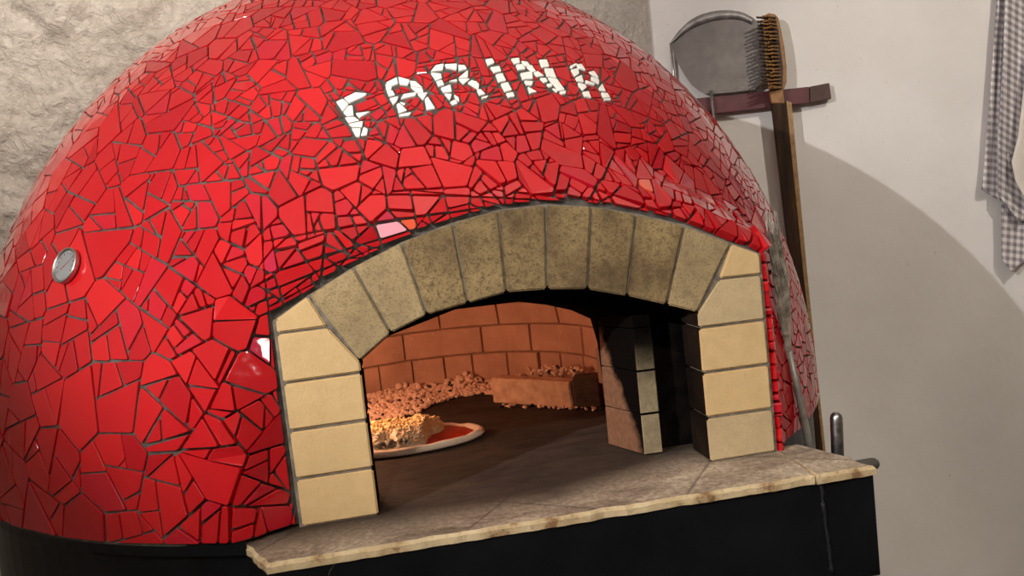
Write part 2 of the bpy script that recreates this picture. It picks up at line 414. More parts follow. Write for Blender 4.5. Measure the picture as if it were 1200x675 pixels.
def off_poly(P, d):
    P = np.array(P); n = len(P); out = []
    A = sum(P[i][0]*P[(i+1) % n][1]-P[(i+1) % n][0]*P[i][1] for i in range(n)); sg = 1 if A > 0 else -1
    for i in range(n):
        a, b_, c_ = P[i-1], P[i], P[(i+1) % n]
        e1 = (b_-a)/(np.linalg.norm(b_-a)+1e-12); e2 = (c_-b_)/(np.linalg.norm(c_-b_)+1e-12)
        n1 = sg*np.array([e1[1], -e1[0]]); n2 = sg*np.array([e2[1], -e2[0]])
        m_ = n1+n2; m_ /= max(np.linalg.norm(m_), 1e-9); k = d/max(m_@n1, .35)
        out.append(b_ + m_*k)
    return np.array(out)
def sdist(P, x, z):
    """signed distance to polygon P (negative inside)"""
    A = P; B = np.roll(P, -1, 0); p = np.array([x, z])
    e = B-A; w_ = p-A; t = np.clip((w_*e).sum(1)/((e*e).sum(1)+1e-12), 0, 1)
    d = np.sqrt(((w_-e*t[:, None])**2).sum(1).min())
    c = (A[:, 1] > z) != (B[:, 1] > z)
    xs = A[:, 0] + (z-A[:, 1])/(np.where(np.abs(e[:, 1]) < 1e-12, 1e-12, e[:, 1]))*e[:, 0]
    return -d if (np.sum(c & (x < xs)) % 2) else d
YFACE = .005
def surf(u, v):
    q = uv_to_q(u, v); P = EC + q*np.array([ER, ER, EH])
    if P[1] < .5 and abs(P[0]) < .6 and P[2] < .6:
        d = sdist(EXT, P[0], P[2])
        band = .05 if (P[0] > .3 and P[2] < .30) else .085
        s = min(max((d-.004)/band, 0), 1); s = s*s*(3-2*s)
        P[1] = YFACE + (P[1]-YFACE)*s
    return P
def surf_n(u, v):
    e = .004; a = surf(u+e, v)-surf(u-e, v); b_ = surf(u, v+e)-surf(u, v-e)
    n = np.cross(a, b_); return n/np.linalg.norm(n)
VMIN = .003
def vmin(u): return VMIN if u < .40 else -.036
# grout shell
gu = np.arange(-1.86, 1.861, .02); gv = np.concatenate([[VMIN], np.arange(.022, 1.86, .02)])
idx = {}; V = []; F = []
EIN = off_poly(EXT, -.02)
for i, u in enumerate(gu):
    for j, v in enumerate(gv):
        if j == 0: v = vmin(u)
        if u*u+v*v < 1.84**2:
            idx[i, j] = len(V); P = surf(u, v)
            dd = sdist(EXT, P[0], P[2]) if P[1] < .5 else 1
            if dd < .16: P = P - surf_n(u, v)*.006*min(1, (.16-dd)/.04)*min(1, max(0, (dd+.03)/.03))
            V.append(P)
for i in range(len(gu)-1):
    for j in range(len(gv)-1):
        k = [(i, j), (i+1, j), (i+1, j+1), (i, j+1)]
        if all(a in idx for a in k):
            f = [idx[a] for a in k]
            if all(V[a][1] < .5 and sdist(EIN, V[a][0], V[a][2]) < 0 for a in f): continue
            F.append(f)
mesh('dome_shell', V, F, GROUT, OVEN, smooth=True)

# --- shards
def clip(poly, nx_, ny_, c):
    """keep nx*x+ny*y <= c"""
    out = []; n = len(poly)
    for i in range(n):
        a, b_ = poly[i], poly[(i+1) % n]; da = nx_*a[0]+ny_*a[1]-c; db = nx_*b_[0]+ny_*b_[1]-c
        if da <= 0: out.append(a)
        if da*db < 0:
            t = da/(da-db); out.append((a[0]+t*(b_[0]-a[0]), a[1]+t*(b_[1]-a[1])))
    return out
def area(p): return .5*sum(p[i][0]*p[(i+1) % len(p)][1]-p[(i+1) % len(p)][0]*p[i][1] for i in range(len(p)))
def ccw(p): return p if area(p) > 0 else p[::-1]
def hull(pts):
    pts = sorted(set(map(tuple, pts)))
    def half(ps):
        h = []
        for p in ps:
            while len(h) > 1 and (h[-1][0]-h[-2][0])*(p[1]-h[-2][1])-(h[-1][1]-h[-2][1])*(p[0]-h[-2][0]) <= 0: h.pop()
            h.append(p)
        return h
    a, b_ = half(pts), half(pts[::-1]); return a[:-1]+b_[:-1]
def edges_of(p):
    n = len(p)
    for i in range(n):
        a, b_ = p[i], p[(i+1) % n]; ex, ey = b_[0]-a[0], b_[1]-a[1]; L = math.hypot(ex, ey)
        if L < 1e-9: continue
        nx_, ny_ = ey/L, -ex/L; yield nx_, ny_, nx_*a[0]+ny_*a[1]
def subtract(poly, hole):
    """poly minus convex ccw hole -> list of convex pieces"""
    out = []; cur = poly
    for nx_, ny_, c in edges_of(hole):
        o_ = clip(cur, -nx_, -ny_, -c)
        if len(o_) > 2: out.append(o_)
        cur = clip(cur, nx_, ny_, c)
        if len(cur) < 3: return out
    return out
def inset(p, d):
    p = ccw(p); cur = p
    for nx_, ny_, c in list(edges_of(p)):
        cur = clip(cur, nx_, ny_, c-d)
        if len(cur) < 3: return None
    return cur
def clean(p, eps):
    out = []
    for a in p:
        if not out or math.hypot(a[0]-out[-1][0], a[1]-out[-1][1]) > eps: out.append(a)
    while len(out) > 2 and math.hypot(out[0][0]-out[-1][0], out[0][1]-out[-1][1]) < eps: out.pop()
    return out
# arch hole in the chart
hp = []
for a, b_ in zip(EXT[:-1], EXT[1:]):
    for t in np.linspace(0, 1, 12)[:-1]:
        x, z = a + (b_-a)*t
        z = max(z, -.02)
        y = EC[1] - ER*math.sqrt(max(1-((x-EC[0])/ER)**2-((z-EC[2])/EH)**2, 0))
        hp.append(P_to_uv((x, y, z)))
HOLE = ccw(hull(hp)); HC = np.mean(HOLE, 0)
HOLE_G = ccw([(HC[0]+(a[0]-HC[0])*1.0, HC[1]+(a[1]-HC[1])) for a in HOLE])
HOLE_G = [tuple(a) for a in off_poly(np.array(HOLE_G), .0060)]
# letters
def Z1(l): return [(380+a/5.622, 60+b_/5.622) for a, b_ in l]
def Z2(l): return [(550+a/5.622, 50+b_/5.622) for a, b_ in l]
LET = [
 [Z1(l) for l in [
  [(130,318),(205,278),(285,285),(270,303),(165,352)], [(78,340),(125,320),(165,355),(122,405)], [(125,412),(160,365),(190,362),(197,432),(150,437)],
  [(135,445),(198,438),(235,465),(160,480)], [(205,415),(310,403),(230,447)], [(160,488),(258,467),(250,508),(185,508)], [(180,515),(242,515),(235,572),(210,570)], [(260,505),(290,520),(282,560),(240,567)]]],
 [Z1(l) for l in [
  [(405,215),(480,178),(488,222),(450,236),(420,224)], [(487,176),(565,198),(550,234),(495,226)], [(562,203),(602,205),(650,250),(570,236)], [(565,240),(650,255),(655,282),(610,282)],
  [(402,222),(448,240),(440,266),(407,262)], [(409,268),(450,264),(470,298),(425,306)], [(428,318),(490,302),(480,335),(455,362)], [(500,326),(520,290),(607,278),(602,302)],
  [(490,337),(540,352),(525,367)], [(475,360),(492,347),(547,397),(490,417)], [(490,425),(577,408),(560,432),(495,440)], [(612,287),(682,280),(650,330)], [(660,325),(680,305),(732,386),(672,395)]]],
 [Z1(l) for l in [
  [(698,142),(735,100),(787,91),(780,133)], [(790,94),(874,90),(872,132),(800,116)], [(881,97),(925,100),(940,125),(884,139)], [(946,130),(946,182),(880,186)],
  [(698,150),(768,154),(776,186),(735,202)], [(735,207),(776,195),(791,230),(750,241)], [(764,250),(830,225),(841,276),(785,281)], [(788,285),(841,288),(826,332)], [(824,342),(860,325),(882,352),(845,364)],
  [(849,290),(885,310),(891,342),(864,326)], [(814,206),(872,191),(877,210)], [(879,189),(962,187),(915,227)], [(943,216),(970,195),(1020,222),(1015,262)]]] + [Z2(l) for l in [
  [(0,262),(45,260),(66,295),(38,311)], [(47,320),(71,311),(106,346),(65,356)], [(76,366),(127,354),(116,371),(81,378)]]],
 [Z2(l) for l in [
  [(102,117),(150,111),(166,141),(119,161)], [(134,169),(195,159),(211,196),(159,209)], [(169,217),(215,207),(241,259),(189,269)], [(204,277),(251,265),(279,321),(229,333)], [(237,341),(285,331),(299,363),(254,369)]]],
 [Z2(l) for l in [
  [(271,114),(326,107),(331,141),(294,149)], [(302,154),(345,147),(371,183),(314,189)], [(332,209),(411,194),(416,246),(349,251)], [(357,257),(419,261),(411,291),(374,286)], [(379,294),(446,331),(394,343)],
  [(339,127),(381,134),(401,161),(364,163)], [(374,165),(406,154),(436,196),(414,201)], [(419,205),(446,194),(491,226),(444,231)], [(459,240),(501,237),(516,266),(489,271)], [(504,280),(536,274),(546,296),(524,299)],
  [(454,121),(506,117),(526,166),(474,171)], [(489,177),(546,177),(571,241),(509,229)], [(511,237),(573,244),(626,319),(589,326)], [(539,304),(586,321),(575,336)], [(589,331),(633,321),(631,346),(609,346)]]],
 [Z2(l) for l in [
  [(659,161),(694,144),(711,148),(669,179)], [(697,149),(736,147),(766,191),(719,176)], [(664,186),(711,174),(721,211),(689,231)], [(694,236),(736,219),(751,271),(704,261)], [(709,271),(756,281),(771,301),(745,321),(721,296)],
  [(739,331),(781,324),(801,373),(754,361)], [(779,200),(816,191),(851,241),(800,216)], [(799,229),(851,250),(851,279),(800,251)], [(759,254),(821,275),(821,289),(764,276)], [(848,304),(871,277),(896,331),(854,323)],
  [(861,335),(906,338),(926,369),(879,371)], [(879,376),(929,372),(928,389),(884,389)]]]]
LETUV = [[ccw(hull([px_to_uv(p) for p in piece])) for piece in L] for L in LET]
LETHOLE = [[[tuple(a) for a in off_poly(np.array(p), .0022)] for p in L] for L in LETUV]

def size_at(u, v):
    s = .060
    if u < -.25: s = .062 + .036*min(1, (-.25-u)/.35)*(1 if v < .55 else max(0, 1-(v-.55)/.3))
    if u > .18: s = .050
    if v > .42 and -.35 < u < .35: s = .050
    if v > .72: s = .056
    if v < .5 and .1 > u > -.45 and v > .3: s = .054
    x, z = u*ER*.98+EC[0], v*EH
    if abs(x) < .55 and z < .55:
        d = sdist(EXT, x, z)
        if d < .10: s *= .92
    return s*1.05
URG = (-1.62, 1.62)
seeds = np.zeros((0, 2)); SS = []
cand = [(rng.uniform(-1.6, 1.6), rng.uniform(-.09, 1.6)) for _ in range(26000)]
arr = np.zeros((6000, 2)); sz = np.zeros(6000); ns = 0
for u, v in cand:
    if u*u+v*v > 1.62**2: continue
    s = size_at(u, v)*(.70 + .85*rng.random())
    if u*u+v*v > 1.25**2 and rng.random() < .3: continue
    if ns:
        d2 = (arr[:ns, 0]-u)**2+(arr[:ns, 1]-v)**2
        if np.any(d2 < (.5*(sz[:ns]+s))**2*.92): continue
    arr[ns] = (u, v); sz[ns] = s; ns += 1
S = arr[:ns]
shards = []
for i in range(ns):
    u, v = S[i]; R = .26
    d2 = ((S-S[i])**2).sum(1); nb = np.argsort(d2)[1:26]
    poly = [(u-R, v-R), (u+R, v-R), (u+R, v+R), (u-R, v+R)]
    for k in nb:
        dx, dy = S[k]-S[i]; L = math.hypot(dx, dy)
        poly = clip(poly, dx/L, dy/L, ((S[k]@S[k])-(S[i]@S[i]))/(2*L))
        if len(poly) < 3: break
    poly = clip(poly, 0, -1, -vmin(u)-.003)
    if len(poly) < 3: continue
    # snap some cells apart along straight cuts, as broken tiles are
    todo = [ccw(poly)]; done = []
    while todo:
        p = todo.pop(); A = abs(area(p)); s = size_at(u, v)
        if len(done)+len(todo) < 7 and ((A > (.52*s)**2 and rng.random() < .78) or A > (.92*s)**2):
            c = np.mean(p, 0) + np.array([rng.gauss(0, .17*s), rng.gauss(0, .17*s)]); q_ = np.array(p)-np.mean(p, 0); ev = np.linalg.eigh(q_.T@q_)[1][:, 1]; a = math.atan2(ev[1], ev[0]) + rng.gauss(0, .42)
            nx_, ny_ = math.cos(a), math.sin(a); k = nx_*c[0]+ny_*c[1]
            todo += [x for x in (clip(p, nx_, ny_, k), clip(p, -nx_, -ny_, -k)) if len(x) > 2]
        else: done.append(p)
    shards += done
# cut out the arch and the letters
def cut(shs, holes):
    for h in holes:
        hx = [a[0] for a in h]; hy = [a[1] for a in h]; bb = (min(hx), max(hx), min(hy), max(hy)); out = []
        for p in shs:
            px_ = [a[0] for a in p]; py_ = [a[1] for a in p]
            if max(px_) < bb[0] or min(px_) > bb[1] or max(py_) < bb[2] or min(py_) > bb[3]: out.append(p); continue
            out += subtract(ccw(p), h)
        shs = out
    return shs
near = [p for p in shards]
shards = cut(near, [HOLE_G])
shards = cut(shards, [h for L in LETHOLE for h in L])

def shard_mesh(polys, grout=(.0008, .0020), tilt=.010, thick=.0026, matsel=None, jit=.0008, nip=.0020):
    V = []; F = []; FM = []
    for p in polys:
        p = clean(p, .0022)
        if len(p) < 3: continue
        g = rng.uniform(*grout)/ER
        A0_ = abs(area(p)); p_ = inset(p, g)
        if not p_ or abs(area(p_)) < .45*A0_: p_ = inset(p, g*.5)
        p = p_
        if not p: continue
        p = clean(p, .0022)
        if len(p) < 3: continue
        A = abs(area(p)); per = sum(math.hypot(p[i][0]-p[i-1][0], p[i][1]-p[i-1][1]) for i in range(len(p)))
        if A < 9e-6 or A/per < .0009: continue
        p = ccw([(a[0]+rng.uniform(-jit, jit), a[1]+rng.uniform(-jit, jit)) for a in p])
        # nip the sharp corners a little
        q = []
        for i in range(len(p)):
            a, b_, c = np.array(p[i-1]), np.array(p[i]), np.array(p[(i+1) % len(p)])
            e1, e2 = a-b_, c-b_; l1, l2 = np.linalg.norm(e1), np.linalg.norm(e2); k = min(nip, .25*l1, .25*l2)
            q += [tuple(b_+e1/l1*k), tuple(b_+e2/l2*k)]
        p = q; n = len(p)
        cu, cv = np.mean(p, 0); nn = surf_n(cu, cv)
        t1 = np.cross(nn, [0, 0, 1.]); t1 /= np.linalg.norm(t1); t2 = np.cross(nn, t1)
        pts = [surf(*a) for a in p]; C0 = np.mean(pts, 0)
        flat = max(abs((a-C0)@nn) for a in pts); lift = max([0, (surf(cu, cv)-C0)@nn] + [(surf(.5*cu+.5*a[0], .5*cv+.5*a[1])-C0)@nn - .5*((b_-C0)@nn) for a, b_ in zip(p, pts)])
        tl_ = tilt*(.4 if (C0[1] < .5 and sdist(EXT, C0[0], C0[2]) < .10) else 1)
        nt_ = nn + t1*rng.gauss(.012 if tl_ < tilt*.5 else 0, tl_) + t2*rng.gauss(0, tl_); nt_ /= np.linalg.norm(nt_)
        if flat > .0025: # steep fillet: follow the surface instead of a plane
            top = [a + nn*(thick + .5*lift) for a in pts]
        else: top = [a - nt_*((a-C0)@nt_) + nn*(thick + lift) for a in pts]
        C = np.mean(top, 0); bs = len(V)
        for a, b_ in zip(pts, top): V.append(a - nn*.006)
        for b_ in top: V.append(b_ - nn*.0005)
        for b_ in top:
            d = C-b_; L = np.linalg.norm(d); V.append(b_ + d/L*min(.0007, L*.2))
        mi = matsel(cu, cv, C) if matsel else 0
        for i in range(n):
            j = (i+1) % n
            F.append((bs+i, bs+j, bs+n+j, bs+n+i)); FM.append(mi)
            F.append((bs+n+i, bs+n+j, bs+2*n+j, bs+2*n+i)); FM.append(mi)
        F.append(tuple(bs+2*n+i for i in range(n))); FM.append(mi)
    return V, F, FM
special = {px_to_uv(p): k for p, k in (((455, 272), 4), ((492, 256), 5), ((318, 302), 6), ((745, 216), 5), ((441, 252), 6), ((436, 262), 6), ((302, 401), 6))}  # pink and orange shards here paint highlights and reflections into the colour
spc = {}
for suv, k in special.items():
    best = min(range(len(shards)), key=lambda i: math.hypot(np.mean([a[0] for a in shards[i]])-suv[0], np.mean([a[1] for a in shards[i]])-suv[1]) + (1 if abs(area(shards[i])) < 2e-4 else 0))
    spc[tuple(np.round(np.mean(shards[best], 0), 2))] = k
def msel(cu, cv, C):
    k = spc.get((round(float(cu), 2), round(float(cv), 2)))
    if k: return k
    return rng.choices([0, 1, 2, 3], [58, 20, 12, 10])[0]
V, F, FM = shard_mesh(shards, matsel=msel)
mesh('mosaic_tiles', V, F, RED, OVEN, FM)
for L in LETUV:
    V, F, FM = shard_mesh(L, grout=(.0001, .0004), tilt=.010, thick=.0030, jit=.0002, nip=.0011)
    o = mesh('letter', V, F, WHITE_T, OVEN); o['label'] = 'letter pieced from white glazed tile shards'

# --- steel drum under the dome and its fascia box
bm = bmesh.new(); n = 128
rings = []
for r, z in ((.80, -.30), (.893, -.30), (.893, -.016), (.902, -.012), (.902, .008), (.60, .008)):
    rings.append([bm.verts.new((EC[0]+r*math.cos(2*math.pi*k/n), EC[1]+r*math.sin(2*math.pi*k/n), z)) for k in range(n)])
for a, b_ in zip(rings, rings[1:]):
    for k in range(n):
        # the collar stops where the hearth slab crosses it
        mid = (a[k].co + b_[(k+1) % n].co)/2
        if mid.z > -.015 and mid.y < .35 and -.40 < mid.x < .37: continue
        bm.faces.new((a[k], a[(k+1) % n], b_[(k+1) % n], b_[k]))
frombm('steel_drum', bm, BLACK, OVEN)
for k in range(4):
    bm = bmesh.new(); a = math.pi/4 + k*math.pi/2; x, y = EC[0]+.84*math.cos(a), EC[1]+.84*math.sin(a)
    box(bm, (x-.04, y-.04, ZF), (x+.04, y+.04, -.295)); frombm('stand_leg', bm, BLACK, OVEN)
FL = on_z((313, 661), 0); FLB = (-.440, .012); FR = on_z((1018, 548), 0); FRB = (.392, .02)
bm = bmesh.new()
fpoly = [(FL[0], -.106), (.360, -.106), (.432, -.109), (.398, .03), (.25, .22), (-.30, .22), (FLB[0], FLB[1]+.01)]
prism(bm, fpoly, -.157, -.0125, 2); bevel(bm, .0015, 1)
fas = frombm('steel_fascia', bm, BLACK, OVEN)
def weld(px_pts, y, w0):
    bm = bmesh.new(); pts = []
    for i in range(len(px_pts)-1):
        for t in np.linspace(0, 1, 9)[:-1]:
            p = np.array(px_pts[i])*(1-t)+np.array(px_pts[i+1])*t; q = on_y(p, y)
            pts.append((q[0]+rng.uniform(-.0008, .0008), y+.001, q[2]))
    tube(bm, pts, [w0*rng.uniform(.55, 1.25) for _ in pts], 8)
    return frombm('weld_seam', bm, WELD, fas, True)
weld([(963, 565), (965, 590), (972, 640), (976, 676)], -.107, .0034)
weld([(389, 651), (391, 662), (386, 672), (385, 690)], -.106, .0020)

# --- hearth slab: hearth outline with a chipped front edge
def slab(name, outline, front_edges, zt=0, th=.0125):
    pts = []; fr = []
    n = len(outline)
    for i in range(n):
        a, b_ = np.array(outline[i], float), np.array(outline[(i+1) % n], float)
        L = np.linalg.norm(b_-a); k = max(1, int(L/.006)) if i in front_edges else 1
        nrm = np.array([(b_-a)[1], -(b_-a)[0]])/L
        for t in range(k):
            f = t/k; j = 0
            if i in front_edges and t > 0: j = .0022*noise.noise((a[0]*5+f*L*55, i, 3)) + .0048*min(0, noise.noise((f*L*22, 9, i*3.)))
            pts.append(a+(b_-a)*f + nrm*(j*-1 if False else j)); fr.append(i in front_edges)
    n = len(pts); V = []
    for (p, f) in zip(pts, fr): V.append((p[0], p[1], zt-th))
    for (p, f) in zip(pts, fr): V.append((p[0], p[1], zt-.004 + (.0015*noise.noise((p[0]*60, 5, p[1]*60)) if f else 0)))
    c = np.mean(pts, 0)
    for i, (p, f) in enumerate(zip(pts, fr)):
        d = .0035 + .0035*abs(noise.noise((p[0]*48, p[1]*48, 2))) if f else 0
        nx_ = pts[(i+1) % n]-pts[i-1]; nv = np.array([-nx_[1], nx_[0]]); nv = nv/max(np.linalg.norm(nv), 1e-9)
        V.append((p[0]+nv[0]*d, p[1]+nv[1]*d, zt))
    F = []; FM = []
    for i in range(n):
        j = (i+1) % n
        F.append((i, j, n+j, n+i)); FM.append(1)
        F.append((n+i, n+j, 2*n+j, 2*n+i)); FM.append(1)
    F.append(tuple(2*n+i for i in range(n))); FM.append(0)
    F.append(tuple(i for i in range(n))[::-1]); FM.append(1)
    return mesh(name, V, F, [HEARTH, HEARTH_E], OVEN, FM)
XC = float(on_z((957, 558), 0)[0])
slab('hearth_slab', [(FL[0]-.001, -.109), (XC-.001, -.112), (XC+.006, -.03), (XC+.001, .02), (.36, .14), (.27, .60), (.20, .80), (0, .92), (-.28, .92), (-.48, .80), (-.56, .6), (-.48, .12), (FLB[0], FLB[1])], (0, 12))
slab('hearth_corner_slab', [(XC+.001, -.114), (.4335, -.113), (.424, -.07), (.393, .022), (XC+.003, .022), (XC+.008, -.03)], (0, 1))

# --- firebrick arch
int_px = [(422, 424), (459, 391), (501, 370), (549, 357), (594, 344), (642, 340), (689, 340), (735, 348), (781, 358), (817, 367)]
jo_px = [(361, 346), (414, 312.5), (470, 283.5), (530, 261.5), (584, 246), (640, 239.5), (693, 241.5), (746, 250.5), (803, 264), (857, 284.5)]
f2 = lambda p: np.array([on_y(p, 0)[0], on_y(p, 0)[2]])
INT = [f2(p) for p in int_px]; JO = [f2(p) for p in jo_px]
ARCH = frombm('arch_mortar', (lambda bm: (prism(bm, [tuple(a) for a in [(-.3505, 0), (-.3505, .286)] + [f2(p) for p in ext_px[1:-1]] + [(.350, .299), (.350, 0), (.2500, 0), (.2500, .20)] + [a*np.array([1.012, 1.0])+np.array([0, .006]) for a in INT[::-1]] + [(-.2450, .20), (-.2450, 0)]], .0035, .064), bm)[1])(bmesh.new()), MORTAR, OVEN)
def tri_ok(o):
    bmx = bmesh.new(); bmx.from_mesh(o.data); bmesh.ops.triangulate(bmx, faces=[f for f in bmx.faces if len(f.verts) > 4]); bmx.to_mesh(o.data); bmx.free()
tri_ok(ARCH)
def fbrick(poly, mat, y0=0.0, y1=.068, gap=.0014, b_=.0022, side=None):
    pp = [tuple(a) for a in off_poly(np.array(poly), -gap)]
    bm = bmesh.new(); prism(bm, pp, y0+rng.uniform(-.0008, .0008), y1, 1)
    bmesh.ops.recalc_face_normals(bm, faces=bm.faces)
    bmesh.ops.bevel(bm, geom=[e for e in bm.edges if min(v.co.y for v in e.verts) < .03], offset=b_, segments=2, affect='EDGES', clamp_overlap=True)
    for v in bm.verts:
        v.co.x += .0009*noise.noise((v.co*40)); v.co.z += .0009*noise.noise((v.co*40+Vector((9, 0, 0)))); v.co.y += .0006*noise.noise(v.co*60)
    mats = [mat] + ([side] if side else [])
    o = frombm('arch_brick', bm, mats, ARCH)
    if side:
        for f in o.data.polygons:
            c = f.center
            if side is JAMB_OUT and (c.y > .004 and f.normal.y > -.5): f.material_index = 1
    return o
vm = [BRICK_M, BRICK_M, BRICK_S, BRICK_S, BRICK_S, BRICK_S, BRICK_S, BRICK_S, BRICK_M]
for k in range(9):
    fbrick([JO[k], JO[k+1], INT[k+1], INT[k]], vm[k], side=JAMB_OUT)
P_ = f2
lh = [0, .067, .134, .201]
fbrick([(-.3475, .268), P_((322, 374)), P_((361, 346)), P_((385, 383.6))], BRICK_Y)
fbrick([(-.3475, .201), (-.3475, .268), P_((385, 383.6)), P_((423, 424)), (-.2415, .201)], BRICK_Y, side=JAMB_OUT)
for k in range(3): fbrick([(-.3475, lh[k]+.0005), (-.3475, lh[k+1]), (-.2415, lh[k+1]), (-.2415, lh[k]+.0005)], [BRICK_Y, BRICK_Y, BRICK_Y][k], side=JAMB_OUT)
fbrick([P_((857, 285)), P_((891, 297)), (.3475, .268), P_((842, 327.5))], BRICK_Y)
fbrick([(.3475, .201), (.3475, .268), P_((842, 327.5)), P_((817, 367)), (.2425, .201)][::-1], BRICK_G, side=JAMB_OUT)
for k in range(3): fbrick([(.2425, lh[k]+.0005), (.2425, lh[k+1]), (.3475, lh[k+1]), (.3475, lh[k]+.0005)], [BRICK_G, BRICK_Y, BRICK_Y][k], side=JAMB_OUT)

# --- throat and inner mouth
def ring_plate(name, loops, outer, mat):
    """solid plate with an opening that follows the given (y, loop) stations"""
    V = []; F = []; n = len(outer); m_ = len(loops)
    for y, L in loops: V += [(a[0], y, a[1]) for a in L]
    y0, y1 = loops[0][0], loops[-1][0]; o_ = m_*n
    for y in (y0, y1): V += [(a[0], y, a[1]) for a in outer]
    for i in range(n-1):
        for k in range(m_-1): F.append((k*n+i, k*n+i+1, (k+1)*n+i+1, (k+1)*n+i))
        F.append((i, o_+i, o_+i+1, i+1))
        e = (m_-1)*n; F.append((e+i, e+i+1, o_+n+i+1, o_+n+i))
        F.append((o_+i, o_+n+i, o_+n+i+1, o_+i+1))
    return mesh(name, V, F, mat, OVEN)
LO = [(-.300, 0), (-.300, .12), (-.28, .19), (-.20, .235), (-.10, .262), (0, .262), (.075, .250), (.130, .236), (.176, .222), (.1705, .10), (.1705, 0)]
HI = [(-.290, 0), (-.290, .12), (-.27, .18), (-.20, .230), (-.073, .262), (-.002, .2585), (.053, .246), (.094, .232), (.131, .2105), (.135, .10), (.136, 0)]
HI2 = [(-.44, 0), (-.44, .14), (-.40, .20), (-.28, .27), (-.14, .285), (-.05, .285), (.03, .28), (.10, .25), (.150, .215), (.172, .10), (.172, 0)]
OUT = [(-.52, 0), (-.52, .12), (-.52, .30), (-.42, .36), (-.2, .40), (0, .40), (.12, .40), (.25, .36), (.34, .30), (.34, .1), (.34, 0)]
ring_plate('inner_mouth', [(.105, LO), (.165, HI), (.280, HI2)], OUT, SOOT)
# jamb face, right: facing brick with soot and a lit lower patch painted in
bm = bmesh.new()
A0, A1 = (.1690, .079), (.1345, .164)
for k, (z0, z1) in enumerate(((.0015, .0655), (.0667, .1335), (.1347, .2005), (.2017, .222))):
    prism(bm, [(A0[0], A0[1]), (.1985, .0785), (.200, .10), (.180, .185), (A1[0]+.004, .172), A1], z0, z1, 2)
bevel(bm, .0012, 1)
for v in bm.verts: v.co += Vector((.0012*noise.noise(v.co*35), .0012*noise.noise(v.co*35+Vector((5, 0, 0))), 0))
o = frombm('jamb_bricks', bm, [JAMB_END, JAMB_IN], OVEN)
for f in o.data.polygons:
    if f.normal.y > -.75: f.material_index = 1
# chimney throat lining (between outer arch and inner mouth)
bm = bmesh.new()
tl = [(-.31, 0), (-.31, .22), (-.22, .30), (0, .345), (.16, .325), (.262, .25), (.262, 0)]
for a, b_ in zip(tl, tl[1:]):
    bm.faces.new([bm.verts.new(c) for c in ((a[0], .060, a[1]), (b_[0], .060, b_[1]), (b_[0], .125, b_[1]), (a[0], .125, a[1]))])
frombm('chimney_throat', bm, SOOT, OVEN)

# --- chamber: brick courses on a surface of revolution
CCX, CCY, CR = -.14, .46, .36
def prof(s):
    """s = arc length -> (radius factor, z, inward normal r, normal z)"""
    if s < .150: return CR, s, -1, 0
    a = (s-.150)/.31
    a = min(a, math.pi/2*.999); return CR*math.cos(a), .150+.24*math.sin(a), -math.cos(a), -math.sin(a)
bm = bmesh.new(); na, npf = 64, 18
rg = []
for j in range(npf+1):
    s = (.150+.31*math.pi/2)*j/npf; r, z, _, _ = prof(s)
    rg.append([bm.verts.new((CCX+(r+.004)*math.cos(2*math.pi*k/na), CCY+(r+.004)*math.sin(2*math.pi*k/na), z+.003*(j > 8))) for k in range(na)])
def in_mouth(x, y, z): return y < .275 and z < .285 and -.46 < x < .18
for j in range(npf):
    for k in range(na):
        f = (rg[j][k], rg[j][(k+1) % na], rg[j+1][(k+1) % na], rg[j+1][k])
        c = sum((v.co for v in f), Vector())/4
        if in_mouth(*c): continue
        bm.faces.new(f)
CH = frombm('chamber_vault', bm, TERRA_J, OVEN, True)
V = []; F = []
def chamber_brick(s0, s1, a0, a1):
    g = .0010; nseg = 4; b0 = len(V); dep = rng.uniform(.001, .0045); tw = rng.gauss(0, .0012)
    sj = [s0+g, s0+g+.002, s1-g-.002, s1-g]
    for j, s in enumerate(sj):
        r, z, nr, nz_ = prof(s); ga = g/max(r, .03)
        for i in range(nseg+1):
            al = [a0+ga, a0+ga+.002/max(r, .03)] + [a0+ga+(a1-a0-2*ga)*t for t in (.5,)] + [a1-ga-.002/max(r, .03), a1-ga]
            al = al[i]; edge = (j in (0, 3)) or (i in (0, nseg))
            d = (-.003 if edge else dep + tw*(i-2) + .0012*noise.noise((al*20, s*40, 4)))
            V.append((CCX+(r+nr*d)*math.cos(al), CCY+(r+nr*d)*math.sin(al), z+nz_*d))
    for j in range(3):
        for i in range(nseg):
            F.append((b0+j*(nseg+1)+i, b0+j*(nseg+1)+i+1, b0+(j+1)*(nseg+1)+i+1, b0+(j+1)*(nseg+1)+i))
courses = [(.0, .083, .080), (.083, .150, .165), (.150, .220, .165), (.220, .290, .16), (.290, .36, .15), (.36, .43, .14), (.43, .50, .12), (.50, .57, .1), (.57, .63, .06)]
for s0, s1, wd in courses:
    r = prof((s0+s1)/2)[0]; nb_ = max(4, round(2*math.pi*r/wd)); a_off = rng.random()*2
    ab = [2*math.pi*(k + rng.uniform(-.12, .12))/nb_ + a_off for k in range(nb_)]; ab.append(ab[0]+2*math.pi)
    for k in range(nb_):
        am = (ab[k]+ab[k+1])/2; x, y = CCX+r*math.cos(am), CCY+r*math.sin(am)
        if in_mouth(x, y-.035, prof((s0+s1)/2)[1]): continue
        chamber_brick(s0, s1, ab[k], ab[k+1])
mesh('chamber_bricks', V, F, TERRA, CH, smooth=False)

